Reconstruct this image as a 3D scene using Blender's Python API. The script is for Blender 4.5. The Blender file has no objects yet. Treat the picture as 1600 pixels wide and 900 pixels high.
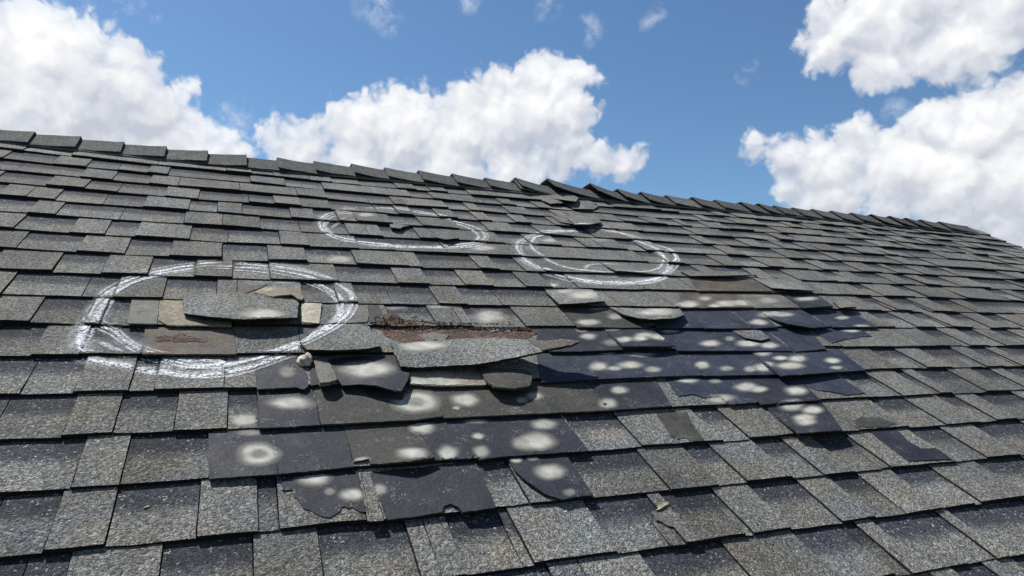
import bpy, math, random
import numpy as np
from mathutils import Vector, Matrix, noise as mnoise
from mathutils.bvhtree import BVHTree
from mathutils.geometry import delaunay_2d_cdt

random.seed(7)
R = random.Random(11)
scn = bpy.context.scene
col = scn.collection

# ------------------------------------------------------------------ camera
E = 0.143                                   # one shingle exposure in metres
F_PX, CAM_V, CAM_W, W0 = 1060.13, -6.21036, 5.80318, 0.013
PITCH = math.radians(28.25)
M = np.array([[0.92435406, -0.33607963, 0.18061022],
              [0.02688895, -0.41481674, -0.90950759],
              [0.38058712, 0.84556346, -0.37440071]])   # roof axes (along, up-slope, outward) seen by the camera
cp, sp = math.cos(PITCH), math.sin(PITCH)
RW = np.array([[1, 0, 0], [0, cp, -sp], [0, sp, cp]])   # roof axes in the world
CAM_LOC = np.array([0, CAM_V * E, CAM_W * E + W0])
ROOF_Z = 5.0
cam = bpy.data.cameras.new('camera')
cam.sensor_width = 36; cam.lens = 36 * F_PX / 1600
cam.clip_start = 0.02; cam.clip_end = 20000
camo = bpy.data.objects.new('camera', cam); col.objects.link(camo)
rot = RW @ M.T @ np.diag([1, -1, -1])
U_, S_, Vt_ = np.linalg.svd(rot); rot = U_ @ Vt_
mw = Matrix([list(rot[i]) + [0] for i in range(3)] + [[0, 0, 0, 1]])
mw.translation = Vector(RW @ CAM_LOC) + Vector((0, 0, ROOF_Z))
camo.matrix_world = mw
scn.camera = camo

def world_dir(px, py):
    d = rot @ np.array([(px - 800) / F_PX, -(py - 450) / F_PX, -1.0])
    return d / np.linalg.norm(d)

# ------------------------------------------------------------------ light
scn.view_settings.view_transform = 'Standard'
scn.view_settings.look = 'None'
scn.view_settings.gamma = 1
scn.view_settings.exposure = 0.75
SUN_ROOF = np.array([-0.55, 1.35, 1.0])
sd = RW @ SUN_ROOF; sd /= np.linalg.norm(sd)
SUN_EL = math.asin(sd[2]); SUN_AZ = math.atan2(sd[0], sd[1])      # azimuth from +Y towards +X
sun = bpy.data.lights.new('sun', 'SUN')
sun.energy = 4.6; sun.angle = math.radians(0.5); sun.color = (1.0, 0.965, 0.91)
suno = bpy.data.objects.new('sun', sun); col.objects.link(suno)
suno.rotation_euler = Vector(sd).to_track_quat('Z', 'Y').to_euler()
suno.location = (0, 0, 30)

# ---- node helper
class NT:
    def __init__(s, tree): s.t = tree; s.n = tree.nodes; s.l = tree.links
    def add(s, kind, **kw):
        n = s.n.new(kind)
        for k, v in kw.items(): setattr(n, k, v)
        return n
    def put(s, sock, v):
        if isinstance(v, bpy.types.NodeSocket): s.l.new(v, sock)
        elif v is not None: sock.default_value = v
    def math(s, op, a, b=None, c=None, clamp=False):
        n = s.add('ShaderNodeMath', operation=op, use_clamp=clamp)
        for i, v in enumerate((a, b, c)):
            if v is not None: s.put(n.inputs[i], v)
        return n.outputs[0]
    def vec(s, op, a, b=None, scale=None):
        n = s.add('ShaderNodeVectorMath', operation=op)
        s.put(n.inputs[0], a)
        if b is not None: s.put(n.inputs[1], b)
        if scale is not None: s.put(n.inputs[3], scale)
        return n.outputs['Value'] if op in ('DISTANCE', 'DOT_PRODUCT', 'LENGTH') else n.outputs[0]
    def noise(s, vec, scale, detail=4, rough=.55, out='Fac', lac=2.0):
        n = s.add('ShaderNodeTexNoise'); s.put(n.inputs['Vector'], vec)
        n.inputs['Scale'].default_value = scale; n.inputs['Detail'].default_value = detail
        n.inputs['Roughness'].default_value = rough; n.inputs['Lacunarity'].default_value = lac
        return n.outputs[out]
    def vor(s, vec, scale, feature='F1', out='Distance', smooth=None, detail=0, rough=.5):
        n = s.add('ShaderNodeTexVoronoi', feature=feature); s.put(n.inputs['Vector'], vec)
        n.inputs['Scale'].default_value = scale
        if 'Detail' in n.inputs: n.inputs['Detail'].default_value = detail; n.inputs['Roughness'].default_value = rough
        if smooth is not None: n.inputs['Smoothness'].default_value = smooth
        return n.outputs[out]
    def ramp(s, v, a, b, lo=0.0, hi=1.0, smooth=True):
        n = s.add('ShaderNodeMapRange', interpolation_type='SMOOTHSTEP' if smooth else 'LINEAR')
        s.put(n.inputs[0], v)
        for i, x in enumerate((a, b, lo, hi)): s.put(n.inputs[i + 1], x)
        return n.outputs[0]
    def mix(s, f, a, b, mode='MIX'):
        n = s.add('ShaderNodeMix', data_type='RGBA', blend_type=mode)
        s.put(n.inputs[0], f)
        for i, v in ((6, a), (7, b)):
            s.put(n.inputs[i], v if isinstance(v, bpy.types.NodeSocket) else (*v, 1.0))
        return n.outputs[2]

# ---- sky with cumulus clouds
# each cloud lump: picture position, radius in degrees-like picture pixels
LUMPS = [
 # left bank
 (20,170,95),(-80,120,120),(85,100,85),(105,65,50),(60,60,45),(150,70,40),(178,90,34),(120,160,95),(200,150,60),(215,120,34),(235,185,62),(270,160,34),(255,230,70),(300,230,46),(320,215,24),(298,135,15),(350,215,32),(372,230,22),(160,240,90),(30,260,110),
 # middle bank
 (430,222,34),(455,205,28),(486,196,20),(470,240,50),(540,190,34),(533,175,26),(575,205,60),(610,175,34),(650,165,34),(640,215,75),(690,170,32),(728,160,34),(725,205,70),(760,135,30),(800,130,36),(790,190,78),(845,130,42),(880,120,40),(908,118,28),(850,180,80),(890,170,46),(880,235,50),(905,225,30),(940,245,32),(975,255,30),(1000,258,16),(700,260,70),(1000,225,11),(800,265,60),(560,260,60),
 # right bank
 (1195,228,20),(1180,218,14),(1230,250,32),(1262,240,24),(1285,270,55),(1345,215,32),(1365,205,28),(1325,240,40),(1390,225,34),(1410,270,75),(1300,310,60),(1470,200,42),(1440,190,30),(1510,190,44),(1545,215,66),(1590,180,52),(1600,150,36),(1650,180,80),(1500,290,80),(1600,290,95),(1240,295,34),
 # upper right bank
 (1320,55,54),(1290,70,36),(1272,95,18),(1350,30,55),(1400,40,62),(1440,75,46),(1385,95,46),(1500,60,58),(1540,60,38),(1590,25,52),(1480,105,24),(1440,-10,70),(1600,-20,70),(1360,120,22),
]
WISPS = [(590,10,40),(595,35,18),(605,50,14),(1170,118,16),(1176,100,12),(375,180,24),(350,172,14),(1400,168,18),(920,45,22),(855,5,26),(200,5,22),(240,28,11),(1020,30,20),(735,5,22)]

world = bpy.data.worlds.new('World'); scn.world = world; world.use_nodes = True
wt = world.node_tree; wt.nodes.clear(); W = NT(wt)

CLOUD_GREY, CLOUD_WHITE = (.335, .355, .405), (.60, .602, .605)
def group(name, outs):
    g = bpy.data.node_groups.new(name, 'ShaderNodeTree')
    g.interface.new_socket('Vector', in_out='INPUT', socket_type='NodeSocketVector')
    for o in outs: g.interface.new_socket(o, in_out='OUTPUT', socket_type='NodeSocketFloat')
    return g, NT(g), g.nodes.new('NodeGroupInput').outputs[0], g.nodes.new('NodeGroupOutput')
def lump_group():                              # signed distance to the piled-up cloud lumps
    g, G, D1, go = group('cloud_lumps', ['Distance'])
    out = None
    for x, y, r in LUMPS:
        d = G.vec('DISTANCE', D1, tuple(world_dir(x, y)))
        v = G.math('MULTIPLY_ADD', d, -1.0, r / F_PX)
        out = v if out is None else G.math('SMOOTH_MAX', out, v, .014)
    # the rest of the dome carries the same kind of broken cumulus
    far = G.noise(G.vec('MULTIPLY', D1, (1, 1, 1.6)), 3.1, 2, .5)
    fwd = tuple(world_dir(800, 200))
    away = G.ramp(G.vec('DOT_PRODUCT', D1, fwd), .62, .80, 0.0, -.3)
    low = G.ramp(G.vec('DOT_PRODUCT', D1, (0, 0, 1)), .0, .9, .06, -.04)
    farv = G.math('ADD', G.math('MULTIPLY', G.math('ADD', G.math('SUBTRACT', far, .56), low), .5), away)
    G.l.new(G.math('MAXIMUM', out, farv), go.inputs[0])
    return g
def puff_group(fine):                          # cauliflower relief
    g, G, D1, go = group('cloud_puffs', ['Relief'])
    t = G.math('MULTIPLY', G.math('SUBTRACT', .50, G.vor(D1, 24)), .026)
    t = G.math('ADD', t, G.math('MULTIPLY', G.math('SUBTRACT', .50, G.vor(D1, 57)), .014))
    if fine:
        t = G.math('ADD', t, G.math('MULTIPLY', G.math('SUBTRACT', .50, G.vor(D1, 130)), .006))
    t = G.math('ADD', t, G.math('MULTIPLY', G.math('SUBTRACT', G.noise(D1, 52, 5 if fine else 3, .58), .5), .026))
    G.l.new(t, go.inputs[0])
    return g
def use(g, vec):
    n = W.add('ShaderNodeGroup'); n.node_tree = g; W.put(n.inputs[0], vec); return n.outputs[0]
GL, GP, GPF = lump_group(), puff_group(False), puff_group(True)
geo = W.add('ShaderNodeTexCoord').outputs['Generated']
wv = W.vec('SUBTRACT', W.noise(geo, 17, 3, .6, 'Color'), (.5, .5, .5))
dirw = W.vec('ADD', geo, W.vec('SCALE', wv, scale=.040))
# march a little towards the sun to see how much cloud lies that way
SUN_T = (world_dir(745, 60) - world_dir(800, 200)); SUN_T /= np.linalg.norm(SUN_T)
dirw1 = W.vec('ADD', dirw, tuple(SUN_T * .014)); dirw2 = W.vec('ADD', dirw, tuple(SUN_T * .045))
l0 = use(GL, dirw); p0 = use(GP, dirw)
d0 = W.math('ADD', W.math('ADD', l0, use(GPF, dirw)), -.001)
d1 = W.math('ADD', use(GL, dirw1), use(GP, dirw1))
l2 = use(GL, dirw2)
w = None
for x, y, r in WISPS:
    d = W.vec('DISTANCE', dirw, tuple(world_dir(x, y)))
    v = W.math('MULTIPLY_ADD', d, -F_PX / r, 1.0)
    w = v if w is None else W.math('MAXIMUM', w, v)
wisp = W.math('MULTIPLY', W.math('MAXIMUM', w, 0.0), W.ramp(W.noise(dirw, 34, 6, .62), .38, .72))
relief = W.math('SUBTRACT', W.math('ADD', l0, p0), d1)
deep = W.ramp(l2, .0, .085)
patch = W.math('SUBTRACT', W.noise(dirw, 8, 2, .5), .5)
lit = W.math('ADD', W.math('MULTIPLY', relief, 18.0), W.math('MULTIPLY_ADD', deep, -.34, .57))
lit = W.math('ADD', lit, W.math('MULTIPLY', patch, 1.3))
lit = W.ramp(lit, .0, 1.0, 0, 1, False)
ccol = W.mix(lit, CLOUD_GREY, CLOUD_WHITE)
alpha = W.math('MULTIPLY', W.ramp(d0, -.005, .011), W.ramp(d0, -.005, .04, .74, 1.0))
thin = W.math('MULTIPLY', wisp, .62, clamp=True)
sky = W.add('ShaderNodeTexSky', sky_type='NISHITA')
sky.sun_disc = False; sky.sun_elevation = SUN_EL; sky.sun_rotation = SUN_AZ
sky.altitude = 200; sky.air_density = 1.0; sky.dust_density = 0.6; sky.ozone_density = 2.2
SKY_K = 0.066
skyc = W.mix(1.0, sky.outputs[0], (SKY_K,) * 3, 'MULTIPLY')
skyc = W.mix(1.0, skyc, (0.70, 0.90, 1.02), 'MULTIPLY')
mixed = W.mix(thin, skyc, (.56, .57, .60))
mixed = W.mix(alpha, mixed, ccol)
bg = W.add('ShaderNodeBackground'); W.put(bg.inputs[0], mixed); bg.inputs[1].default_value = 1.0
wo = W.add('ShaderNodeOutputWorld'); W.l.new(bg.outputs[0], wo.inputs[0])
world.cycles.sampling_method = 'NONE'        # no sun disc in it: nothing small to aim at

# ------------------------------------------------------------------ roof coordinates
KD = [0.0314, 0.2583, -0.1084, 0.1133, 0.0045, -0.4485, -0.5325, 0.5598, -0.5086, -0.3101]
def delta(u, c):                              # courses on this old roof do not run quite straight (units of E)
    u = min(max(u, -9), 35); c = min(max(c, -4), 17)
    U = (u - 10) / 20; C = (c - 7) / 9
    t = (1, U, C, U * U, U * C, C * C, U ** 3, U * U * C, U * C * C, C ** 3)
    return min(max(sum(a * b for a, b in zip(KD, t)), -1.0), .4)
def vmap(u, c): return c + delta(u, c)
def cmap(u, v):
    c = v
    for _ in range(6): c = v - delta(u, c)
    return c
def on_roof(px, py, w=W0):                    # point of the roof seen at a picture position -> (u, v) metres
    d = M.T @ np.array([(px - 800) / F_PX, (py - 450) / F_PX, 1.0])
    t = (w - CAM_LOC[2]) / d[2]
    q = CAM_LOC + d * t
    return q[0], q[1]
def to_px(p):
    c = M @ (np.array(p) - CAM_LOC)
    return 800 + F_PX * c[0] / c[2], 450 + F_PX * c[1] / c[2], c[2]
def u_at(px, c):                              # u (units E) where course coordinate c is seen at picture x
    lo, hi = -30.0, 60.0
    for _ in range(40):
        m = (lo + hi) / 2
        x, y, z = to_px((m * E, vmap(m, c) * E, W0))
        if z <= 0 or x < px: lo = m
        else: hi = m
    return (lo + hi) / 2
U_RAKE = 34.0
RIDGE_C = 16.55
def ridge_v(u):
    t = min(max((u + 1) / 6, 0), 1); t = t * t * (3 - 2 * t)
    return vmap(u, 16) + .42 + .33 * t
def nz(x, y, z=0.0): return mnoise.noise(Vector((x, y, z)))
def lay(s): return 0.0155 - 0.0080 * s        # height of a shingle's upper face along its exposure
def sag(u, v): return 0.0

# ------------------------------------------------------------------ materials
def material(name, rough=.9):
    m = bpy.data.materials.new(name); m.use_nodes = True
    t = m.node_tree; N = NT(t); b = t.nodes['Principled BSDF']
    b.inputs['Roughness'].default_value = rough
    b.inputs['Specular IOR Level'].default_value = .25
    return m, N, b
def bump(N, b, h, strength=.5, dist=.003):
    n = N.add('ShaderNodeBump'); n.inputs['Strength'].default_value = strength; n.inputs['Distance'].default_value = dist
    N.put(n.inputs['Height'], h); N.l.new(n.outputs[0], b.inputs['Normal'])

def granule_material(name, bias=(1, 1, 1), coarse=1.0):
    m, N, b = material(name, .93)
    pos = N.add('ShaderNodeNewGeometry').outputs['Position']
    at = N.add('ShaderNodeAttribute', attribute_name='grain')
    sep = N.add('ShaderNodeSeparateColor'); N.l.new(at.outputs['Color'], sep.inputs[0])
    lo, s, tone = sep.outputs
    wob = N.vec('ADD', pos, N.vec('SCALE', N.vec('SUBTRACT', N.noise(pos, 90, 2, .6, 'Color'), (.5, .5, .5)), scale=.014))
    rag = N.noise(pos, 70, 4, .7)
    edge = N.math('ADD', s, N.math('MULTIPLY', N.math('SUBTRACT', rag, .5), .26))
    band = N.math('MULTIPLY', lo, N.ramp(edge, .40, .70))
    cellc = N.vor(wob, 330 * coarse, out='Color')
    sc = N.add('ShaderNodeSeparateColor'); N.l.new(cellc, sc.inputs[0])
    celld = N.vor(wob, 330 * coarse)
    worm = N.noise(wob, 150 * coarse, 3, .6)
    light = N.mix(sc.outputs[0], (.046, .048, .049), (.188, .188, .180))
    warm = N.mix(N.ramp(N.noise(pos, 9, 3, .6), .42, .66), light, N.mix(1.0, light, (1.08, 1.0, .89), 'MULTIPLY'))
    cool = N.mix(N.ramp(N.noise(N.vec('ADD', pos, (7, 3, 1)), 6, 3, .6), .45, .7), warm, N.mix(1.0, warm, (.84, .93, 1.04), 'MULTIPLY'))
    dark = N.mix(sc.outputs[1], (.013, .0145, .020), (.050, .055, .068))
    c = N.mix(band, cool, dark)
    speck = N.ramp(worm, .34, .62, .60, 1.30)
    c = N.mix(1.0, c, N.math_rgb(speck), 'MULTIPLY')
    flake = N.ramp(sc.outputs[2], .955, .985)
    c = N.mix(N.math('MULTIPLY', flake, .5), c, (.46, .45, .42))
    tn = N.math('MULTIPLY_ADD', tone, .62, .69)
    c = N.mix(1.0, c, N.math_rgb(tn), 'MULTIPLY')
    streak = N.ramp(N.noise(N.vec('MULTIPLY', pos, (16, 1.5, 1.5)), 1.0, 4, .6), .3, .7, .86, 1.12)
    c = N.mix(1.0, c, N.math_rgb(streak), 'MULTIPLY')
    blotch = N.ramp(N.noise(pos, 3.3, 5, .62), .3, .7, .80, 1.16)
    c = N.mix(1.0, c, N.math_rgb(blotch), 'MULTIPLY')
    c = N.mix(1.0, c, bias, 'MULTIPLY')
    c = N.mix(N.ramp(s, 1.2, 1.6), c, (.010, .010, .011))   # cut edges show black asphalt
    N.put(b.inputs['Base Color'], c)
    h = N.math('ADD', N.math('MULTIPLY', celld, -.8), N.math('MULTIPLY', worm, 1.6))
    bump(N, b, h, .8, .0035)
    return m
def _math_rgb(self, v):
    n = self.add('ShaderNodeCombineColor')
    for i in range(3): self.put(n.inputs[i], v)
    return n.outputs[0]
NT.math_rgb = _math_rgb

def bare_material(name, a, bcol, spec=.22, rough=.72, warmc=None):
    m, N, b = material(name, rough)
    pos = N.add('ShaderNodeNewGeometry').outputs['Position']
    b.inputs['Specular IOR Level'].default_value = spec
    n1 = N.noise(pos, 11, 5, .6); n2 = N.noise(pos, 160, 3, .6); n3 = N.noise(N.vec('ADD', pos, (4, 4, 4)), 26, 6, .7)
    c = N.mix(N.ramp(n1, .3, .7), a, bcol)
    if warmc: c = N.mix(N.ramp(N.noise(N.vec('ADD', pos, (3, 9, 2)), 13, 5, .65), .47, .66), c, warmc)
    c = N.mix(N.ramp(n3, .52, .72, 0, .55), c, N.mix(1.0, c, (2.1, 2.0, 1.8), 'MULTIPLY'))   # dusty scuffs
    c = N.mix(N.ramp(n3, .46, .30, 0, .5), c, (.010, .010, .011))                            # tar
    wp = N.vec('ADD', pos, N.vec('SCALE', N.noise(pos, 40, 2, .5, 'Color'), scale=.02))
    pit = N.ramp(N.vor(wp, 85), .0, .13)
    c = N.mix(N.math('MULTIPLY', N.math('SUBTRACT', 1.0, pit), .6), c, (.008, .008, .009))
    # granules that still cling
    cling = N.math('MULTIPLY', N.ramp(N.noise(N.vec('ADD', pos, (1, 5, 8)), 19, 4, .7), .50, .66), N.ramp(N.vor(pos, 300, out='Color'), .66, .78))
    c = N.mix(N.math('MULTIPLY', cling, .65), c, (.15, .15, .145))
    c = N.mix(1.0, c, N.math_rgb(N.ramp(n2, .3, .7, .72, 1.28)), 'MULTIPLY')
    N.put(b.inputs['Base Color'], c)
    N.put(b.inputs['Roughness'], N.ramp(n1, .3, .7, rough - .1, rough + .12))
    bump(N, b, N.math('ADD', N.math('MULTIPLY', n3, 1.6), N.math('ADD', N.math('MULTIPLY', n2, .5), N.math('MULTIPLY', cling, .5))), .55, .003)
    return m

GRAN = granule_material('granules', (1.0, 1.0, .975))
GRAN_LIGHT = granule_material('granules_fresh', (1.12, 1.16, 1.16))
GRAN_CAP = granule_material('cap_granules', (.66, .68, .70))
BARE = bare_material('bare_asphalt', (.0110, .0125, .0185), (.0200, .0225, .0310))
BARE_BLUE = bare_material('bare_asphalt_damp', (.0130, .0170, .0290), (.0255, .0315, .0490))
BARE_OLIVE = bare_material('bare_asphalt_dusty', (.026, .027, .025), (.044, .044, .039), .2, .78)
BARE_GREY = bare_material('bare_felt_grey', (.070, .069, .063), (.125, .121, .107), .2, .8)
BARE_TAN = bare_material('bare_felt_tan', (.115, .103, .078), (.20, .178, .132), .2, .85)
BARE_RUST = bare_material('bare_felt_rusty', (.046, .043, .040), (.082, .073, .061), .2, .8, (.088, .060, .040))
PALE = bare_material('pale_felt', (.27, .245, .195), (.38, .35, .285), .15, .9)

def rot_material():
    m, N, b = material('rotted_wood', .95)
    pos = N.add('ShaderNodeNewGeometry').outputs['Position']
    cc = N.vor(pos, 190, out='Color'); sc = N.add('ShaderNodeSeparateColor'); N.l.new(cc, sc.inputs[0])
    c = N.mix(sc.outputs[0], (.022, .015, .012), (.185, .118, .088))
    c = N.mix(N.ramp(N.noise(pos, 30, 4, .6), .40, .62), c, (.070, .047, .036))
    N.put(b.inputs['Base Color'], c)
    bump(N, b, N.math('ADD', N.vor(pos, 190), N.noise(pos, 60, 4, .6)), 1.0, .006)
    return m
ROT = rot_material()

def plain(name, c1, c2, scale=20, rough=.85):
    m, N, b = material(name, rough)
    pos = N.add('ShaderNodeNewGeometry').outputs['Position']
    N.put(b.inputs['Base Color'], N.mix(N.ramp(N.noise(pos, scale, 4, .6), .3, .7), c1, c2))
    bump(N, b, N.noise(pos, scale * 4, 3, .6), .3, .002)
    return m
DECK = plain('roofing_felt', (.008, .008, .009), (.016, .016, .017))
STRIP = plain('ridge_strip_metal', (.10, .10, .10), (.17, .17, .165), 30)
BACK = plain('back_slope_shingles', (.07, .07, .068), (.12, .12, .115), 14)
GROUND = plain('grass_ground', (.035, .05, .018), (.07, .085, .03), .3)
LEAF = plain('dry_leaf', (.15, .14, .09), (.26, .24, .16), 60)
GRIT = plain('grit', (.35, .33, .29), (.6, .58, .53), 300)
FASCIA = plain('painted_board', (.32, .30, .27), (.40, .38, .35), 6)

def chalk_material(name, colr, tight=.5):
    m, N, b = material(name, .95)
    b.inputs['Specular IOR Level'].default_value = .05
    pos = N.add('ShaderNodeNewGeometry').outputs['Position']
    at = N.add('ShaderNodeAttribute', attribute_name='cover').outputs['Fac']
    g = N.math('ADD', N.math('MULTIPLY', N.noise(pos, 210, 2, .7), 1.25), N.math('MULTIPLY', N.noise(pos, 40, 3, .6), .45))
    a = N.math('MULTIPLY', at, N.ramp(g, .72, 1.02, .06, 1.2, False), clamp=True)
    N.put(b.inputs['Alpha'], N.math('MULTIPLY', a, N.ramp(at, 0, .12)))
    N.put(b.inputs['Base Color'], N.mix(N.noise(pos, 60, 3, .6), tuple(x * .86 for x in colr), colr))
    return m
CHALK = chalk_material('white_chalk', (.78, .81, .84), .62)
def pale_spot_material():  # pale tone for the soft spots draped over the tabs
    m, N, b = material('pale_spot', .9)
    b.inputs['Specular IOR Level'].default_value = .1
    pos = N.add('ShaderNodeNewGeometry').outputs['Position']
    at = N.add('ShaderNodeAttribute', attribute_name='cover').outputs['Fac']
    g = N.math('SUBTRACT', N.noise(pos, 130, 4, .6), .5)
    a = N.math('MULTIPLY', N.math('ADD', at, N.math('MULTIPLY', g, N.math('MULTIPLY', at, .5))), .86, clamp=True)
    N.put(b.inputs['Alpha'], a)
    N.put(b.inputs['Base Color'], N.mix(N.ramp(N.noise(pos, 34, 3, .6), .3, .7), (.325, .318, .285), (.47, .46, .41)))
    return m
PALE_SPOT = pale_spot_material()

# ------------------------------------------------------------------ objects
ROOF_M = Matrix([list(RW[i]) + [0] for i in range(3)] + [[0, 0, 0, 1]]); ROOF_M.translation = Vector((0, 0, ROOF_Z))
roof = bpy.data.objects.new('house', None); col.objects.link(roof)
roof.matrix_world = ROOF_M
roof['label'] = 'house with a storm damaged grey asphalt shingle roof rising to a capped ridge'
roof['category'] = 'house'; roof['kind'] = 'thing'
ALL_V, ALL_F = [], []                          # every solid face in roof coordinates, for laying chalk and marks on
_mesh_keep = []
def emit(name, vs, fs, mat, parent=None, grain=None, cover=None, solid=True, smooth=False, label=None, top=None):
    """link one mesh object; vs in roof metres; top = (label, category, group) makes it a thing of its own"""
    A = np.array(vs, float); ctr = (A.min(0) + A.max(0)) / 2
    if solid:
        o0 = len(ALL_V); ALL_V.extend(map(tuple, A)); ALL_F.extend([tuple(i + o0 for i in f) for f in fs])
    me = bpy.data.meshes.new(name)
    me.from_pydata([tuple(x) for x in (A - ctr)], [], fs)
    me.materials.append(mat)
    if smooth: me.polygons.foreach_set('use_smooth', [True] * len(me.polygons))
    if grain is not None:
        a = me.color_attributes.new('grain', 'FLOAT_COLOR', 'POINT')
        a.data.foreach_set('color', np.array([(g[0], g[1], g[2], 1) for g in grain], np.float32).ravel())
    if cover is not None:
        a = me.attributes.new('cover', 'FLOAT', 'POINT'); a.data.foreach_set('value', np.array(cover, np.float32))
    me.update()
    o = bpy.data.objects.new(name, me); col.objects.link(o)
    if top:
        o.matrix_world = ROOF_M @ Matrix.Translation(Vector(ctr))
        o['label'], o['category'] = top[0], top[1]; o['seat'] = [float(x) for x in ctr]
        if len(top) > 2 and top[2]: o['group'] = top[2]
    else:
        o.parent = parent or roof
        o.location = Vector(ctr) - (Vector(parent['seat']) if parent else Vector())
        if label: o['label'] = label
    return o

# --- one shingle: a row of plies (low dark-banded ones and raised tabs) from u0 to u1 on course n
def shingle(n, plies, seed):
    rr = random.Random(seed); vs, fs, gr = [], [], []
    lift = max(0, rr.gauss(0, .0012)) + (rr.uniform(.002, .006) if rr.random() < .10 else 0); skew = rr.gauss(0, .0022)
    u_a, u_b = plies[0][0], plies[-1][1]
    if 0 <= n <= 7 and -1.0 < u_b and u_a < 17: lift, skew = min(lift, .0005), skew * .2   # held down by the pieces over them
    for (ua, ub, lo) in plies:
        tone = min(max(rr.gauss(.5, .2), 0), 1)
        nu = max(2, int((ub - ua) * E / .05) + 1); S = (-.0, .12, .45, .75, 1.10)
        off = -.004 if lo else 0.0
        jit = rr.gauss(0, .012)
        base = len(vs)
        for si, s in enumerate(S):
            for i in range(nu + 1):
                u = ua + (ub - ua) * i / nu
                e = 0.0
                if si == 0: e = jit + .018 * nz(u * 3.1, n * 7.7) + .009 * nz(u * 11, n * 3.3, 5)
                x = u * E + (.0016 * nz(s * 4, n * 3 + i, seed % 97) if i in (0, nu) else 0)
                if i == 0: x += .0010
                if i == nu: x -= .0010
                w = lay(min(s, 1.0)) + off + lift * (1 - s) ** 2 + skew * (u - (u_a + u_b) / 2) * (1 - s) + .0012 * nz(u * 1.3, (n + s) * 1.7, 9)
                vs.append((x, vmap(u, n + s + e) * E, w)); gr.append((lo, s, tone))
        k = nu + 1
        for si in range(len(S) - 1):
            for i in range(nu):
                a = base + si * k + i; fs.append((a, a + 1, a + k + 1, a + k))
        # butt face and the two side faces, with their own vertices
        b0 = len(vs)
        for i in range(nu + 1):
            x, y, w = vs[base + i]
            vs.append((x, y, w)); gr.append((1, 2, 0)); vs.append((x, y, -.001)); gr.append((1, 2, 0))
        for i in range(nu): fs.append((b0 + 2 * i + 1, b0 + 2 * i + 3, b0 + 2 * i + 2, b0 + 2 * i))
        for side in (0, nu):
            b1 = len(vs)
            for si in range(len(S)):
                x, y, w = vs[base + si * k + side]
                vs.append((x, y, w)); gr.append((1, 2, .2)); vs.append((x, y, w - .012)); gr.append((1, 2, .2))
            for si in range(len(S) - 1):
                q = (b1 + 2 * si, b1 + 2 * si + 1, b1 + 2 * si + 3, b1 + 2 * si + 2)
                fs.append(q if side else q[::-1])
    return vs, fs, gr

# joints and dark bands read along each course (picture x at the course's lower and upper line)
JOINTS = {-2: [1400, 1514, 1620], -1: [240, 509, 690, 818, 1047, 1165, 1317, 1417, 1525, 1640],
 0: [-40, 163, 437, 573, 775, 927, 1047, 1167, 1285, 1377, 1542, 1640],
 1: [-60, 187, 326, 435, 552, 787, 920, 1172, 1250, 1342, 1477, 1550, 1640],
 2: [-20, 175, 355, 500, 695, 952, 1190, 1402, 1470, 1536, 1603],
 3: [-50, 31, 201, 350, 475, 640, 760, 885, 1000, 1110, 1217, 1360, 1442, 1535, 1590, 1650],
 4: [-30, 124, 221, 365, 472, 595, 750, 840, 975, 1095, 1241, 1317, 1442, 1505, 1562, 1610],
 5: [-60, 46, 205, 365, 468, 600, 725, 822, 925, 1015, 1100, 1177, 1300, 1372, 1425, 1482, 1541, 1597],
 6: [2, 127, 254, 370, 475, 560, 686, 787, 905, 970, 1055, 1177, 1252, 1330, 1395, 1454, 1527, 1585],
 7: [-20, 81, 231, 363, 530, 622, 727, 822, 905, 1005, 1087, 1210, 1290, 1382, 1450, 1510, 1580],
 8: [-60, 25, 195, 346, 480, 557, 640, 750, 852, 960, 1072]}
BANDS = {-2: [(1237, 1335), (1362, 1462), (1480, 1600)],
 -1: [(-10, 113), (241, 395), (504, 631), (695, 792), (912, 1010), (1030, 1110), (1167, 1238), (1292, 1344), (1390, 1450), (1522, 1595)],
 0: [(-20, 100), (181, 314), (402, 437), (742, 790), (887, 995), (1065, 1115), (1175, 1222), (1265, 1320), (1417, 1470), (1517, 1560)],
 1: [(0, 136), (204, 322), (877, 957), (1077, 1121), (1355, 1412), (1462, 1489), (1520, 1580)],
 2: [(7, 122), (187, 280), (352, 402), (1310, 1349), (1395, 1413), (1427, 1478), (1515, 1543), (1565, 1600)],
 3: [(0, 52), (57, 137), (210, 252), (1355, 1394), (1432, 1462), (1465, 1483), (1510, 1536), (1555, 1600)],
 4: [(0, 75), (140, 225), (1432, 1462), (1492, 1517), (1545, 1571)],
 5: [(63, 150), (172, 205), (600, 665), (720, 797), (1352, 1386), (1415, 1440), (1472, 1499), (1527, 1554)],
 6: [(20, 135), (137, 190), (256, 340), (472, 520), (557, 600), (602, 666), (712, 766), (770, 850), (1335, 1359), (1382, 1414), (1447, 1480), (1502, 1541)],
 7: [(93, 172), (233, 308), (365, 420), (527, 611), (657, 711), (752, 803), (840, 885), (1322, 1346), (1390, 1412)],
 8: [(42, 135), (201, 271), (347, 417), (480, 545), (647, 732), (762, 800)]}
N_LO, N_HI = -4, 16
U_MIN = -13.0
cands = []
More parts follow.
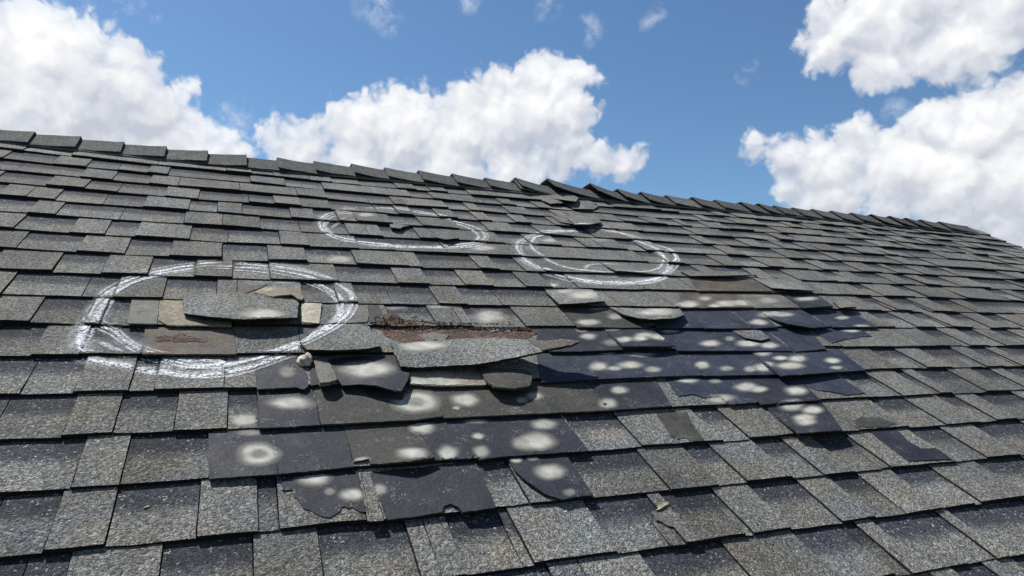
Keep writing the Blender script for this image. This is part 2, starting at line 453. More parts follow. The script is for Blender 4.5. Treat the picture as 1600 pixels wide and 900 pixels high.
for n in range(N_LO, N_HI + 1):
    js = [u_at(x, n) for x in JOINTS.get(n, [])]
    bs = [(u_at(a, n + 1), u_at(b, n + 1)) for a, b in BANDS.get(n, [])]
    known = (js[0], js[-1]) if js else (0.0, 0.0)
    if not js: js = [R.uniform(-.5, .5)]
    while js[-1] < U_RAKE - .4:
        u = js[-1] + (R.choice([1.05, 1.3, 1.5, 1.75, 2.0]) if n >= 8 else R.choice([1.2, 1.4, 1.6])); js.append(u if u < U_RAKE - .4 else U_RAKE)
    while js[0] > U_MIN: js.insert(0, js[0] - R.choice([1.2, 1.5, 1.8, 2.1]))
    js[-1] = U_RAKE + R.uniform(-.03, .12)
    bmax = max([b for _, b in bs], default=-99); bmin = min([a for a, _ in bs], default=99)
    for a, b in zip(js, js[1:]):
        L = b - a
        mine = sorted((max(a, p), min(b, q)) for p, q in bs if min(b, q) - max(a, p) > .12)
        if not mine and not (known[0] - .01 <= a and b <= known[1] + .01):
            q = R.random()
            if q < .45: mine = [(a, a + L * R.uniform(.42, .68))]
            elif q < .72: mine = [(a + L * R.uniform(.35, .6), b)]
            elif q < .82: mine = [(a, b)]
        plies = []; x = a
        for p, q in mine:
            if p - x > .16: plies.append((x, p, 0)); x = p
            elif p > x: p = x
            q = q if b - q > .16 else b
            if q > x: plies.append((x, q, 1)); x = q
        if b - x > 1e-6: plies.append((x, b, 0))
        pm = to_px(((a + b) / 2 * E, vmap((a + b) / 2, n + .5) * E, W0))
        cs = [to_px((u * E, vmap(u, n + s) * E, W0)) for u, s in ((a, 0), (b, 0), (b, 1), (a, 1))]
        if min(c[2] for c in cs) <= .05: area = 0
        else:
            xs = np.clip([c[0] for c in cs], 0, 1600); ys = np.clip([c[1] for c in cs], 0, 900)
            area = abs(sum(xs[i] * ys[i - 1] - xs[i - 1] * ys[i] for i in range(4))) / 2
        cands.append((area, n, plies))
order = sorted(range(len(cands)), key=lambda i: -cands[i][0])
own = set(i for i in order[:300] if cands[i][0] > 20)
rv, rf, rg = [], [], []
for i, (area, n, plies) in enumerate(cands):
    vs, fs, gr = shingle(n, plies, 1000 + i * 13)
    if i in own: emit('shingle', vs, fs, GRAN, grain=gr)
    else:
        o0 = len(rv); rv += vs; rg += gr; rf += [tuple(k + o0 for k in f) for f in fs]
o = emit('shingle_field', rv, rf, GRAN, grain=rg); o['kind'] = 'stuff'

# --- deck, back slope, rake
def slab_box(name, pts, w1, w0, mat, label=None):
    n = len(pts); vs = [(u, v, w1) for u, v in pts] + [(u, v, w0) for u, v in pts]
    fs = [tuple(range(n)), tuple(range(2 * n - 1, n - 1, -1))] + [(i, i + n, (i + 1) % n + n, (i + 1) % n) for i in range(n)]
    return emit(name, vs, fs, mat, label=label)
ue = [U_MIN + (U_RAKE - U_MIN) * i / 24 for i in range(25)]
slab_box('roof_deck', [(U_MIN * E, -5 * E), (U_RAKE * E, -5 * E)] + [(u * E, (ridge_v(u) - .1) * E) for u in ue[::-1]], -.002, -.03, DECK)
C2, S2 = math.cos(2 * PITCH), math.sin(2 * PITCH)
def over(u, q, w):                            # q metres past the ridge (negative = this side), w outward; units: u in E
    vr = ridge_v(u) * E
    if q <= 0: return (u * E, vr + q, w)
    return (u * E, vr + q * C2 + w * S2, -q * S2 + w * C2)
vs, fs = [], []
for i, u in enumerate(ue): vs += [over(u, 1e-6, .001), over(u, 2.6, .001)]
for i in range(24): fs.append((2 * i, 2 * i + 2, 2 * i + 3, 2 * i + 1))
emit('back_slope', vs, fs, BACK)
vs, fs = [], []
for i, u in enumerate(ue):
    vs += [over(u, -.118, .0105), over(u, -.118, .0165), over(u, -.02, .0165)]
for i in range(24):
    for k in range(2): fs.append((3 * i + k, 3 * i + 3 + k, 3 * i + 4 + k, 3 * i + 1 + k))
emit('ridge_strip', vs, fs, STRIP)

# --- ridge caps
def cap(u0, u1, h_end, right_end, seed, far_h=.004, tilt=0.0):
    rr = random.Random(seed)
    prof = [(-.112, -.002), (-.096, .0), (-.065, .003), (-.035, .006), (-.015, .009), (0, .0105), (.0151, .009), (.04, .006), (.08, .003), (.11, .0)]
    nu = 6; vs, fs, gr = [], [], []
    ext = .28
    ua, ub = (u0 - ext, u1) if right_end else (u0, u1 + ext)
    tone = rr.uniform(.15, .8); fl = rr.gauss(0, .006)
    P = len(prof)
    for layer in (0, 1):
        for i in range(nu + 1):
            t = i / nu; u = ua + (ub - ua) * t
            k = t if right_end else 1 - t          # 1 at the raised end
            h = far_h + (h_end - far_h) * k ** 1.7
            for q, w in prof:
                near = min(max((-q - .03) / .095, 0), 1)
                curl = (-.10 if right_end else .18) * h * near if q < 0 else 0
                ww = .0165 + w + h + curl + .002 * nz(u * 2, q * 30, seed) - (.0045 if layer else 0)
                qq = q * (1 + .05 * nz(u * 3, q * 5, seed)) + (fl * near * -1) + tilt * (k - .5) * near
                pass
                p = over(u, qq, ww) if q <= 0 else over(u, qq, ww)
                vs.append(p); gr.append((0, .5, tone))
    def gi(l, i, j): return l * (nu + 1) * P + i * P + j
    for i in range(nu):
        for j in range(P - 1):
            fs.append((gi(0, i, j), gi(0, i + 1, j), gi(0, i + 1, j + 1), gi(0, i, j + 1)))
            fs.append((gi(1, i, j), gi(1, i, j + 1), gi(1, i + 1, j + 1), gi(1, i + 1, j)))
        for j in (0, P - 1):
            q = (gi(0, i, j), gi(1, i, j), gi(1, i + 1, j), gi(0, i + 1, j)); fs.append(q if j == 0 else q[::-1])
    for i in (0, nu):
        for j in range(P - 1):
            q = (gi(0, i, j), gi(0, i, j + 1), gi(1, i, j + 1), gi(1, i, j)); fs.append(q if i == 0 else q[::-1])
    return vs, fs, gr
cap_px_l = [-130, -65, 0, 57, 128, 195, 261, 325, 385]
cap_px_r = [432, 490, 549, 602, 655, 708, 760, 805, 855]
cap_px_rr = [968, 1005, 1045, 1086, 1122, 1162, 1190, 1215, 1245, 1275, 1305, 1336, 1367, 1395, 1420, 1442, 1471, 1508]
def cap_run(pxs, right_end, hs, far_h=.004):
    us = [u_at(x, RIDGE_C) for x in pxs]
    for k, (a, b) in enumerate(zip(us, us[1:])):
        vs, fs, gr = cap(a, b, hs(k), right_end, 500 + k + int(pxs[0]), far_h)
        emit('ridge_cap', vs, fs, GRAN_CAP, grain=gr)
cap_run(cap_px_l, True, lambda k: .016 + R.uniform(-.003, .004))
cap_run(cap_px_r, False, lambda k: .019 + R.uniform(-.003, .003))
cap_run([385, 434], False, lambda k: .006)
cap_run(cap_px_rr, False, lambda k: (.018 if k > 1 else .024) + R.uniform(-.003, .005))
# the three caps the wind has torn half off
for px0, px1, h, t in ((805, 862, .034, .0), (855, 935, .046, -.02), (922, 975, .044, .02)):
    vs, fs, gr = cap(u_at(px0 + 2, RIDGE_C), u_at(px1, RIDGE_C), h, False, px0, .002, t)
    emit('ridge_cap', vs, fs, GRAN_CAP, grain=gr, label='ridge cap shingle torn loose with its end standing up')

# --- torn, bare and lifted pieces laid over the courses
def base_w(u, v):
    c = cmap(u / E, v / E); s = c - math.floor(c); return lay(s), s
def piece(name, poly, mat, lifts=(), thick=.004, gap=.0030, ragged=.0012, grid=.022, label=None, top=None, lo=0.0, flat=None, floor_c=None, tone=.5, spx=1.0, parent=None):
    """a slab seen with the outline poly (picture positions); lifts = (px, py, height, radius px)"""
    def up(px, py):
        h = 0.0
        for lx, ly, a, r in lifts: h += a * math.exp(-((px - lx) ** 2 + ((py - ly) * 1.6) ** 2) / (r * r))
        return h
    bp = []
    for (x0, y0), (x1, y1) in zip(poly, poly[1:] + poly[:1]):
        k = max(1, int(math.hypot(x1 - x0, (y1 - y0) * 1.5) / (5 * spx)))
        for i in range(k): bp.append((x0 + (x1 - x0) * i / k, y0 + (y1 - y0) * i / k))
    def solve(px, py):
        w = W0 + .004
        cbase = floor_c
        for _ in range(4):
            u, v = on_roof(px, py, w)
            if floor_c is None: b, s = base_w(u, v)
            else: s = min(max(cmap(u / E, v / E) - floor_c, -.3), 1.0); b = lay(s)
            g = gap * (1 - .45 * min(max(s, 0), 1))
            w = (flat if flat is not None else b + g) + up(px, py)
        return u, v, w, s
    uv = [solve(*p) for p in bp]
    sd_ = hash(poly[0]) % 1000
    ring = []
    for i, (u, v, w, s) in enumerate(uv):
        ring.append(Vector((u + ragged * nz(u * 90, v * 90, sd_) , v + ragged * 1.3 * nz(u * 90, v * 90, sd_ + 7))))
    xs = [p[0] for p in poly]; ys = [p[1] for p in poly]
    inner = []; umin = min(p.x for p in ring); umax = max(p.x for p in ring); vmin = min(p.y for p in ring); vmax = max(p.y for p in ring)
    def inside(p):
        c = False; j = len(ring) - 1
        for i in range(len(ring)):
            a, b = ring[i], ring[j]
            if (a.y > p.y) != (b.y > p.y) and p.x < (b.x - a.x) * (p.y - a.y) / (b.y - a.y) + a.x: c = not c
            j = i
        return c
    y = vmin + grid / 2; rowi = 0
    while y < vmax:
        x = umin + grid / 2 * (rowi % 2 + .5)
        while x < umax:
            p = Vector((x, y))
            if inside(p) and min((p - q).length for q in ring) > grid * .3: inner.append(p)
            x += grid
        y += grid; rowi += 1
    n = len(ring)
    V, _, Fc, *_r = delaunay_2d_cdt(ring + inner, [], [list(range(n))], 1, 1e-7)
    # heights: find each vertex's picture position, then its lift
    vs, gr = [], []
    for p in V:
        u, v = p.x, p.y
        if floor_c is None: b, s = base_w(u, v)
        else: s = min(max(cmap(u / E, v / E) - floor_c, -.3), 1.0); b = lay(s)
        w = (flat if flat is not None else b + gap * (1 - .45 * min(max(s, 0), 1)))
        ww = w
        for _ in range(3):
            X, Y, Z = to_px((u, v, ww)); ww = w + up(X, Y)
        ww += .0008 * nz(u * 25, v * 25, sd_)
        vs.append((u, v, ww)); gr.append((lo, min(max(s, 0), 1), tone))
    m = len(vs); fs = [tuple(f) for f in Fc]
    # orient upward
    def nrm(f):
        a, b, c = (V[i] for i in f[:3]); return (b - a).cross(c - a)
    fs = [f if nrm(f) > 0 else f[::-1] for f in fs]
    vs2 = vs + [(x, y, z - thick) for x, y, z in vs]; gr2 = gr + [(1, 2, .1)] * m
    from collections import Counter
    ec = Counter()
    for f in fs:
        for a, b in zip(f, f[1:] + f[:1]): ec[(a, b)] += 1
    fs2 = list(fs) + [tuple(i + m for i in f[::-1]) for f in fs]
    for (a, b) in ec:
        if (b, a) not in ec:
            k = len(vs2); vs2 += [vs[a], vs[b]]; gr2 += [(1, 2, .1)] * 2
            fs2.append((k, a + m, b + m, k + 1))
    return emit(name, vs2, fs2, mat, parent=parent, grain=gr2, label=label, top=top)

def bare(poly, mat=BARE, lifts=(), **k):
    return piece('bare_shingle', poly, mat, lifts, **k)
# course 0
bare([(437,742),(500,736),(559,732),(571,799),(565,800),(550,792),(545,795),(537,790),(529,800),(522,805),(515,809),(500,806),(485,797),(472,795),(466,781),(459,775),(457,765),(442,766)], floor_c=0, ragged=.003, label='bare black tab with a jagged torn lower edge')
piece('torn_strip', [(563,738),(575,738),(588,772),(600,813),(578,815),(572,775)], GRAN, (), gap=.006, floor_c=0, label='narrow granule strip left standing between two bare black tabs')
bare([(578,738),(660,730),(742,720),(758,752),(775,793),(748,797),(722,800),(716,792),(704,787),(694,790),(690,800),(650,807),(606,812),(590,772)], floor_c=0, lifts=[(760,800,.006,60)], label='large bare black tab with a notch bitten from its lower edge')
bare([(792,715),(882,707),(903,738),(927,773),(897,777),(878,780),(850,771),(825,753),(805,735)], floor_c=0, gap=.006, lifts=[(815,750,.004,40)], label='bare black tab torn along a curve on its left side')
bare([(1357,672),(1400,670),(1411,680),(1420,690),(1440,701),(1462,700),(1475,708),(1487,717),(1420,720),(1388,697)], floor_c=0, label='bare dark tab with its top right corner torn out')
piece('worn_patch', [(1018,800),(1036,797),(1060,800),(1062,812),(1054,823),(1038,818),(1026,812)], BARE_GREY, (), floor_c=-1, thick=.0012, gap=.001, ragged=.005)
# course 1
bare([(326,676),(424,670),(434,741),(326,748)], floor_c=1)
bare([(426,670),(534,664),(544,690),(552,729),(436,741)], floor_c=1)
bare([(535,664),(637,656),(660,685),(680,714),(640,721),(579,725),(576,717),(553,722),(545,690)], BARE_OLIVE, floor_c=1, gap=.004, lifts=[(645,724,.011,50)], label='dusty olive bare tab with its lower edge lifted')
bare([(638,656),(749,652),(768,680),(787,713),(750,718),(742,709),(736,716),(678,719)], floor_c=1)
bare([(751,652),(872,645),(895,672),(920,704),(788,713)], floor_c=1)
piece('worn_patch', [(1024,645),(1050,641),(1075,646),(1082,662),(1100,688),(1080,690),(1072,684),(1058,686),(1048,682),(1040,668)], BARE_OLIVE, (), floor_c=1, thick=.0015, gap=.0012, ragged=.004)
bare([(1192,631),(1282,626),(1300,648),(1317,672),(1248,677),(1218,654)], floor_c=1, gap=.008, lifts=[(1285,682,.012,50)], label='bare dark tab raised over a thick black shadow')
piece('worn_patch', [(1335,657),(1346,651),(1375,653),(1400,661),(1385,667),(1340,667)], BARE_OLIVE, (), floor_c=1, thick=.0012, gap=.001, ragged=.005)
# course 2
bare([(402,607),(487,604),(493,632),(500,664),(404,669)], floor_c=2)
bare([(489,604),(672,598),(682,625),(692,650),(648,656),(502,663)], BARE_OLIVE, floor_c=2, gap=.004)
bare([(673,600),(700,596),(915,597),(935,620),(952,641),(820,647),(695,653)], BARE_OLIVE, floor_c=2)
bare([(916,598),(1025,592),(1036,612),(1050,634),(953,641)], floor_c=2)
bare([(1040,591),(1150,587),(1170,605),(1189,628),(1140,632),(1125,619),(1100,621),(1085,616),(1060,619)], BARE_BLUE, floor_c=2, ragged=.004, label='damp blue bare tab ragged below over granules')
bare([(1152,588),(1237,584),(1260,604),(1282,625),(1190,632)], floor_c=2, gap=.004)
bare([(1240,588),(1302,583),(1325,597),(1352,614),(1322,617),(1300,612),(1275,609),(1258,602)], BARE_BLUE, floor_c=2, gap=.0025, label='bare blue tab worn to a curved lower edge')
# course 3
bare([(397,563),(470,557),(480,588),(482,603),(475,608),(463,605),(402,608)], floor_c=3)
bare([(482,560),(492,558),(497,600),(486,602)], floor_c=3)
bare([(510,562),(560,556),(615,555),(642,575),(638,592),(627,611),(615,610),(587,602),(562,600),(535,602),(525,590)], floor_c=3, gap=.006, lifts=[(600,612,.016,50)], label='bare dark tab bent up along its wavy lower edge')
piece('bare_felt', [(640,580),(762,578),(775,590),(760,601),(690,603),(640,600)], BARE_TAN, (), floor_c=3, label='tan weathered felt exposed below the big flap')
bare([(838,553),(940,549),(1065,547),(1080,565),(1098,586),(960,591),(846,597)], BARE_BLUE, floor_c=3)
bare([(1067,548),(1170,549),(1190,566),(1215,585),(1100,587)], BARE_BLUE, floor_c=3)
bare([(1172,549),(1312,546),(1330,561),(1353,578),(1221,587),(1196,568)], BARE_BLUE, floor_c=3, gap=.006, lifts=[(1235,592,.009,60)], label='bare blue grey tab raised along its lower edge')
# course 4
bare([(227,511),(290,511),(364,511),(367,535),(370,553),(300,553),(222,553)], BARE_RUST, floor_c=4, label='bare grey tab with an orange rust streak')
piece('bare_felt', [(365,503),(460,500),(466,515),(440,518),(410,522),(366,518)], BARE_GREY, (), floor_c=4, ragged=.003, thick=.0015, gap=.0015)
rotp = [(578,503),(592,492),(606,489),(620,497),(660,505),(720,509),(838,511),(842,520),(810,533),(700,541),(640,537),(604,526)]
piece('rotted_underlay', rotp, ROT, (), floor_c=4, ragged=.006, grid=.012, gap=.0022, label='crumbled brown rotten underlay exposed between the courses')
piece('torn_strip', [(652,524),(664,521),(676,519),(702,523),(694,532),(680,530),(668,534)], BARE_GREY, (), floor_c=4, ragged=.004, gap=.0045)
piece('torn_strip', [(704,509),(738,511),(730,517),(718,515),(708,518)], BARE_OLIVE, (), floor_c=4, ragged=.004, gap=.0045)
piece('torn_strip', [(757,510),(803,511),(796,520),(782,516),(768,519)], GRAN, (), floor_c=4, ragged=.004, gap=.0045)
piece('rust_streak', [(238,528),(255,523),(268,526),(282,521),(296,525),(315,527),(332,531),(322,536),(300,533),(284,535),(262,533),(246,534)], ROT, (), floor_c=4, ragged=.007, gap=.0036, thick=.001)
bare([(842,514),(940,513),(956,528),(974,546),(906,549),(860,549),(838,530)], floor_c=4)
bare([(943,514),(1015,513),(1034,526),(1055,541),(973,541)], floor_c=4, gap=.007, lifts=[(1015,546,.010,45)], label='bare tab lifted clear with a black gap under it')
bare([(1017,514),(1194,513),(1215,530),(1239,548),(1060,548),(1040,530)], BARE_BLUE, floor_c=4)
piece('torn_strip', [(1142,516),(1170,514),(1190,517),(1203,528),(1190,532),(1165,528)], GRAN, [(1180,532,.006,30)], floor_c=4, gap=.006)
bare([(1197,514),(1262,513),(1276,528),(1291,545),(1243,549),(1220,530)], BARE_BLUE, floor_c=4)
bare([(1263,512),(1340,511),(1362,525),(1338,527),(1318,530),(1300,536)], BARE_BLUE, floor_c=4, ragged=.004)
piece('rotted_underlay', [(582,506),(590,493),(606,488),(622,494),(640,502),(662,509),(630,509)], ROT, (), floor_c=5, ragged=.006, grid=.012, gap=.002)
# course 5
bare([(206,467),(248,468),(247,488),(245,506),(199,505)], BARE_GREY, floor_c=5, label='small pale grey bare tab beside a split')
bare([(250,467),(300,468),(320,488),(362,503),(361,509),(262,508),(248,500)], BARE_TAN, floor_c=5, label='tan bare tab under the slipped strip')
piece('bare_felt', [(471,473),(502,474),(501,490),(499,505),(472,503)], PALE, [(486,474,.008,25)], floor_c=5, label='small cream square of exposed felt')
bare([(532,474),(566,478),(577,490),(574,503),(520,505),(526,490)], BARE_GREY, floor_c=5)
bare([(574,477),(592,477),(602,501),(578,504)], BARE_OLIVE, floor_c=5)
bare([(872,479),(950,483),(985,497),(1016,512),(903,511)], BARE_OLIVE, floor_c=5)
bare([(1018,484),(1061,483),(1080,498),(1101,512),(1026,512)], BARE_BLUE, floor_c=5)
bare([(1063,483),(1138,482),(1156,497),(1177,513),(1101,513)], BARE_BLUE, floor_c=5)
bare([(1140,482),(1186,486),(1215,511),(1180,513)], BARE_BLUE, floor_c=5)
bare([(1187,488),(1252,484),(1272,496),(1297,510),(1268,512),(1232,506),(1205,497)], BARE_BLUE, floor_c=5, gap=.006, lifts=[(1240,510,.012,40)], label='bare blue tab bowed up over a black shadow')
bare([(1258,485),(1331,487),(1350,498),(1372,511),(1302,511)], BARE_BLUE, floor_c=5)
# course 6
bare([(398,457),(412,449),(430,447),(450,452),(466,447),(475,465),(470,468),(455,460),(425,463)], BARE_TAN, lifts=[(450,462,.010,35)], floor_c=6, ragged=.005, label='torn cream strip of felt curling out of a split')
bare([(372,447),(420,443),(400,452),(372,462)], BARE_RUST, floor_c=6, ragged=.004)
bare([(1062,457),(1146,457),(1160,469),(1177,480),(1062,481)], BARE_RUST, floor_c=6, label='bare tab stained rusty brown, middle course')
bare([(1148,458),(1215,457),(1232,468),(1252,480),(1180,481)], BARE_GREY, floor_c=6, thick=.002, gap=.002)
bare([(1218,456),(1272,458),(1288,468),(1302,478),(1257,481),(1236,468)], BARE, floor_c=6, gap=.006, lifts=[(1280,484,.010,35)], label='small bare slate coloured tab lifted at the lower edge')
piece('torn_strip', [(1302,471),(1330,473),(1338,479),(1312,481)], GRAN, [(1325,483,.011,22)], floor_c=6, gap=.007)
# course 7
bare([(1076,434),(1172,432),(1190,444),(1209,455),(1091,454)], BARE_RUST, floor_c=7, label='bare tab stained rusty brown, uppermost of the bare tabs')
piece('lifted_shingle', [(1175,434),(1250,437),(1262,446),(1273,454),(1206,450),(1190,442)], GRAN_LIGHT, [(1245,457,.016,40)], floor_c=7, gap=.006, label='granule tab lifted over a thick black gap')
piece('lifted_shingle', [(1064,424),(1150,424),(1182,429),(1130,431),(1078,431)], GRAN, [(1130,434,.008,45)], floor_c=8, gap=.003)
# inside the chalk rings and below the ridge
piece('lifted_shingle', [(668,357),(705,360),(717,372),(696,374),(676,369)], GRAN, [(700,377,.017,24)], floor_c=9, gap=.006, label='lifted tab inside the upper chalk ring')
piece('lifted_shingle', [(608,345),(655,346),(648,352),(630,354),(625,357),(610,355)], GRAN, [(620,358,.009,18)], floor_c=10, gap=.004)
piece('lifted_shingle', [(882,338),(926,334),(941,347),(920,351),(898,351)], GRAN, [(915,354,.024,34)], floor_c=11, gap=.008, label='torn tab standing up above the right chalk ring')
piece('lifted_shingle', [(861,337),(882,338),(896,350),(876,347)], GRAN, [(885,352,.010,20)], floor_c=11, gap=.008)
piece('lifted_shingle', [(852,301),(888,300),(904,309),(900,315),(865,310)], GRAN, [(890,318,.028,30)], floor_c=14, gap=.008, label='broken tab tipped up just below the torn ridge caps')
piece('lifted_shingle', [(830,306),(856,303),(876,311),(884,317),(860,318)], GRAN, [(866,320,.016,26)], floor_c=13, gap=.006)
piece('lifted_shingle', [(880,318),(918,315),(935,322),(928,327),(896,326)], GRAN, [(912,329,.014,26)], floor_c=12, gap=.005)

# --- loose pieces lying on the roof: things of their own
piece('shingle_strip', [(286,461),(330,459),(372,457),(420,461),(452,464),(463,468),(467,474),(464,496),(420,497),(380,499),(330,495),(288,490)], GRAN_LIGHT, [(370,502,.014,80),(440,500,.010,50)], thick=.006, gap=.010, floor_c=5, ragged=.002,
      top=('grey granule strip slipped down across the tabs inside the large left chalk ring', 'roof shingle'))
flap = piece('shingle_flap', [(612,538),(660,533),(720,529),(775,527),(812,530),(850,533),(880,530),(906,533),(893,539),(858,546),(812,557),(775,564),(737,570),(690,572),(650,574),(626,572),(618,555)], GRAN_LIGHT, [(905,545,.056,95),(780,570,.014,90),(670,578,.007,70)], thick=.006, gap=.008, floor_c=4, ragged=.003,
      top=('long torn granule flap with its right end curled up over a dark shadow', 'roof shingle'))
piece('torn_backing', [(826,531),(850,534),(880,531),(904,534),(892,539),(858,545),(846,546),(838,540)], BARE_RUST, [(905,545,.056,95),(780,570,.014,90),(670,578,.007,70)], thick=.0012, gap=.0095, floor_c=4, ragged=.004, parent=flap, label='brown backing bared at the curled end of the flap')
piece('shingle_scrap', [(747,571),(770,575),(800,576),(825,579),(832,584),(829,602),(815,605),(800,607),(772,604),(758,592)], BARE_OLIVE, [(790,610,.020,50)], thick=.006, gap=.006, floor_c=3, ragged=.003,
      top=('curled dark scrap hanging out below the long torn flap', 'roof scrap'))
piece('shingle_scrap', [(490,557),(507,557),(516,568),(524,585),(526,593),(515,597),(500,598),(494,580)], BARE_GREY, [(512,600,.016,30)], thick=.010, gap=.008, floor_c=3, ragged=.002,
      top=('small slate grey broken corner tipped up beside the cream chunk', 'roof scrap'))
piece('shingle_flap', [(852,455),(890,451),(925,452),(938,461),(946,470),(915,473),(874,475),(862,464)], GRAN_LIGHT, [(915,476,.013,50)], thick=.005, gap=.006, floor_c=6, ragged=.002,
      top=('lifted granule tab with a bright pale mark just below the right chalk ring', 'roof shingle'))
piece('shingle_flap', [(952,480),(1000,482),(1040,482),(1062,483),(1069,492),(1052,497),(1020,499),(996,497),(974,491)], GRAN_LIGHT, [(1040,502,.022,50),(985,500,.010,30)], thick=.005, gap=.007, floor_c=5, ragged=.002,
      top=('curled pale granule flap lying over bare dark tabs', 'roof shingle'))
piece('shingle_flap', [(500,508),(560,506),(577,510),(588,527),(595,541),(560,546),(520,547),(478,546),(470,535)], GRAN_LIGHT, [(545,552,.018,70)], thick=.006, gap=.007, floor_c=4, ragged=.003,
      top=('torn granule tab lifted above the cream chunk at the left ring edge', 'roof shingle'))

def lump(center, rad, seed, name, mat, top):
    import bmesh
    bm = bmesh.new(); bmesh.ops.create_icosphere(bm, subdivisions=3, radius=1)
    u, v = on_roof(*center, W0 + .008); b, s = base_w(u, v)
    vs = []
    for p in bm.verts:
        d = p.co * (1 + -.1 + .6 * nz(p.co.x * 1.6, p.co.y * 1.4, p.co.z * 1.4 + seed) + .22 * nz(p.co.x * 4, p.co.y * 4, p.co.z * 4 + seed))
        vs.append((u + d.x * rad[0], v + d.y * rad[1], b + rad[2] * .8 + d.z * rad[2]))
    fs = [tuple(x.index for x in f.verts) for f in bm.faces]; bm.free()
    return emit(name, vs, fs, mat, smooth=True, top=top)
lump((477, 562), (.018, .021, .013), 3, 'felt_chunk', PALE, ('small crumpled cream chunk lodged in the gap at the left ring edge', 'roof scrap'))

# --- rotten crumbs around the brown patch
bv, bf = [], []
for k in range(420):
    px, py = R.uniform(585, 835), 0
    py = 506 + (px - 585) * .034 + R.uniform(-10, 7) * (1.1 if px < 660 else .35)
    u, v = on_roof(px, py); b, s = base_w(u, v); r = R.uniform(.0015, .0042)
    o0 = len(bv); w = b + .004
    for a in range(5): bv.append((u + r * math.cos(a * 1.257 + k), v + r * math.sin(a * 1.257 + k) * R.uniform(.6, 1.2), w + R.uniform(-.001, .001)))
    bv.append((u, v, w + r * R.uniform(.6, 1.1)))
    bf += [(o0 + a, o0 + (a + 1) % 5, o0 + 5) for a in range(5)]
o = emit('rotten_crumbs', bv, bf, ROT, solid=False); o['kind'] = 'stuff'

# --- lay thin marks on whatever surface is below
BVH = BVHTree.FromPolygons(ALL_V, ALL_F)
def drop(u, v, off):
    h = BVH.ray_cast(Vector((u, v, .5)), Vector((0, 0, -1)))
    return (u, v, (h[0].z if h[0] else W0) + off)
def seen_uv(px, py):                           # first surface met by the sight line
    d = M.T @ np.array([(px - 800) / F_PX, (py - 450) / F_PX, 1.0]); d /= np.linalg.norm(d)
    h = BVH.ray_cast(Vector(CAM_LOC), Vector(d))
    return (h[0].x, h[0].y) if h[0] else on_roof(px, py)

def settle(vs, fs):                            # no skin across the gaps under an edge
    ok = []
    for f in fs:
        z = [vs[i][2] for i in f]; x = [vs[i][0] for i in f]; y = [vs[i][1] for i in f]
        ext = max(max(x) - min(x), max(y) - min(y))
        if max(z) - min(z) < max(.0028, .42 * ext): ok.append(f)
    return ok
def biggest(fs):
    par = {}
    def find(a):
        while par.setdefault(a, a) != a: par[a] = par[par[a]]; a = par[a]
        return a
    for f in fs:
        for i in f[1:]: par[find(i)] = find(f[0])
    from collections import Counter
    k = Counter(find(f[0]) for f in fs).most_common(1)
    return [f for f in fs if find(f[0]) == k[0][0]] if k else fs
def spot(px, py, rx, ry, k=1.0, ring=False):  # one soft-edged pale spot; ring gives it a fainter middle
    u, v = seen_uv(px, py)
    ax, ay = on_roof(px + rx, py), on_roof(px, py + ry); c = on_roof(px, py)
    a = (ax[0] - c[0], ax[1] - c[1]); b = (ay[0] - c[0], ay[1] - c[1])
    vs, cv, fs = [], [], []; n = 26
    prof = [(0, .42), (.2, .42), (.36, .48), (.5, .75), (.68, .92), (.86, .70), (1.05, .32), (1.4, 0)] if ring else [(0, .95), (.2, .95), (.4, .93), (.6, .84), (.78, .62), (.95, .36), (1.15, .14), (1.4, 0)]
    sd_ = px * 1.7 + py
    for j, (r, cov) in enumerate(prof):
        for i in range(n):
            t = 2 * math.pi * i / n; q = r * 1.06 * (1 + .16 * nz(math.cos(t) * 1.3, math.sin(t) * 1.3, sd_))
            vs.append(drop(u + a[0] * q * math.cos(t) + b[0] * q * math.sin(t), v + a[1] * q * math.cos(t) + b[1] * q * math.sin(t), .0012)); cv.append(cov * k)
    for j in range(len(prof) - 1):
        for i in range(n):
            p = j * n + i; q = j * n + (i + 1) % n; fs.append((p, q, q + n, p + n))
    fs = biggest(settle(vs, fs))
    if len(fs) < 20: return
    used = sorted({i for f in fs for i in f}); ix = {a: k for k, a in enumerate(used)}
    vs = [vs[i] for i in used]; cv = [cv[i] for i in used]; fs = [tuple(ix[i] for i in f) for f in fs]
    emit('pale_spot', vs, fs, PALE_SPOT, cover=cv, solid=False, smooth=True)
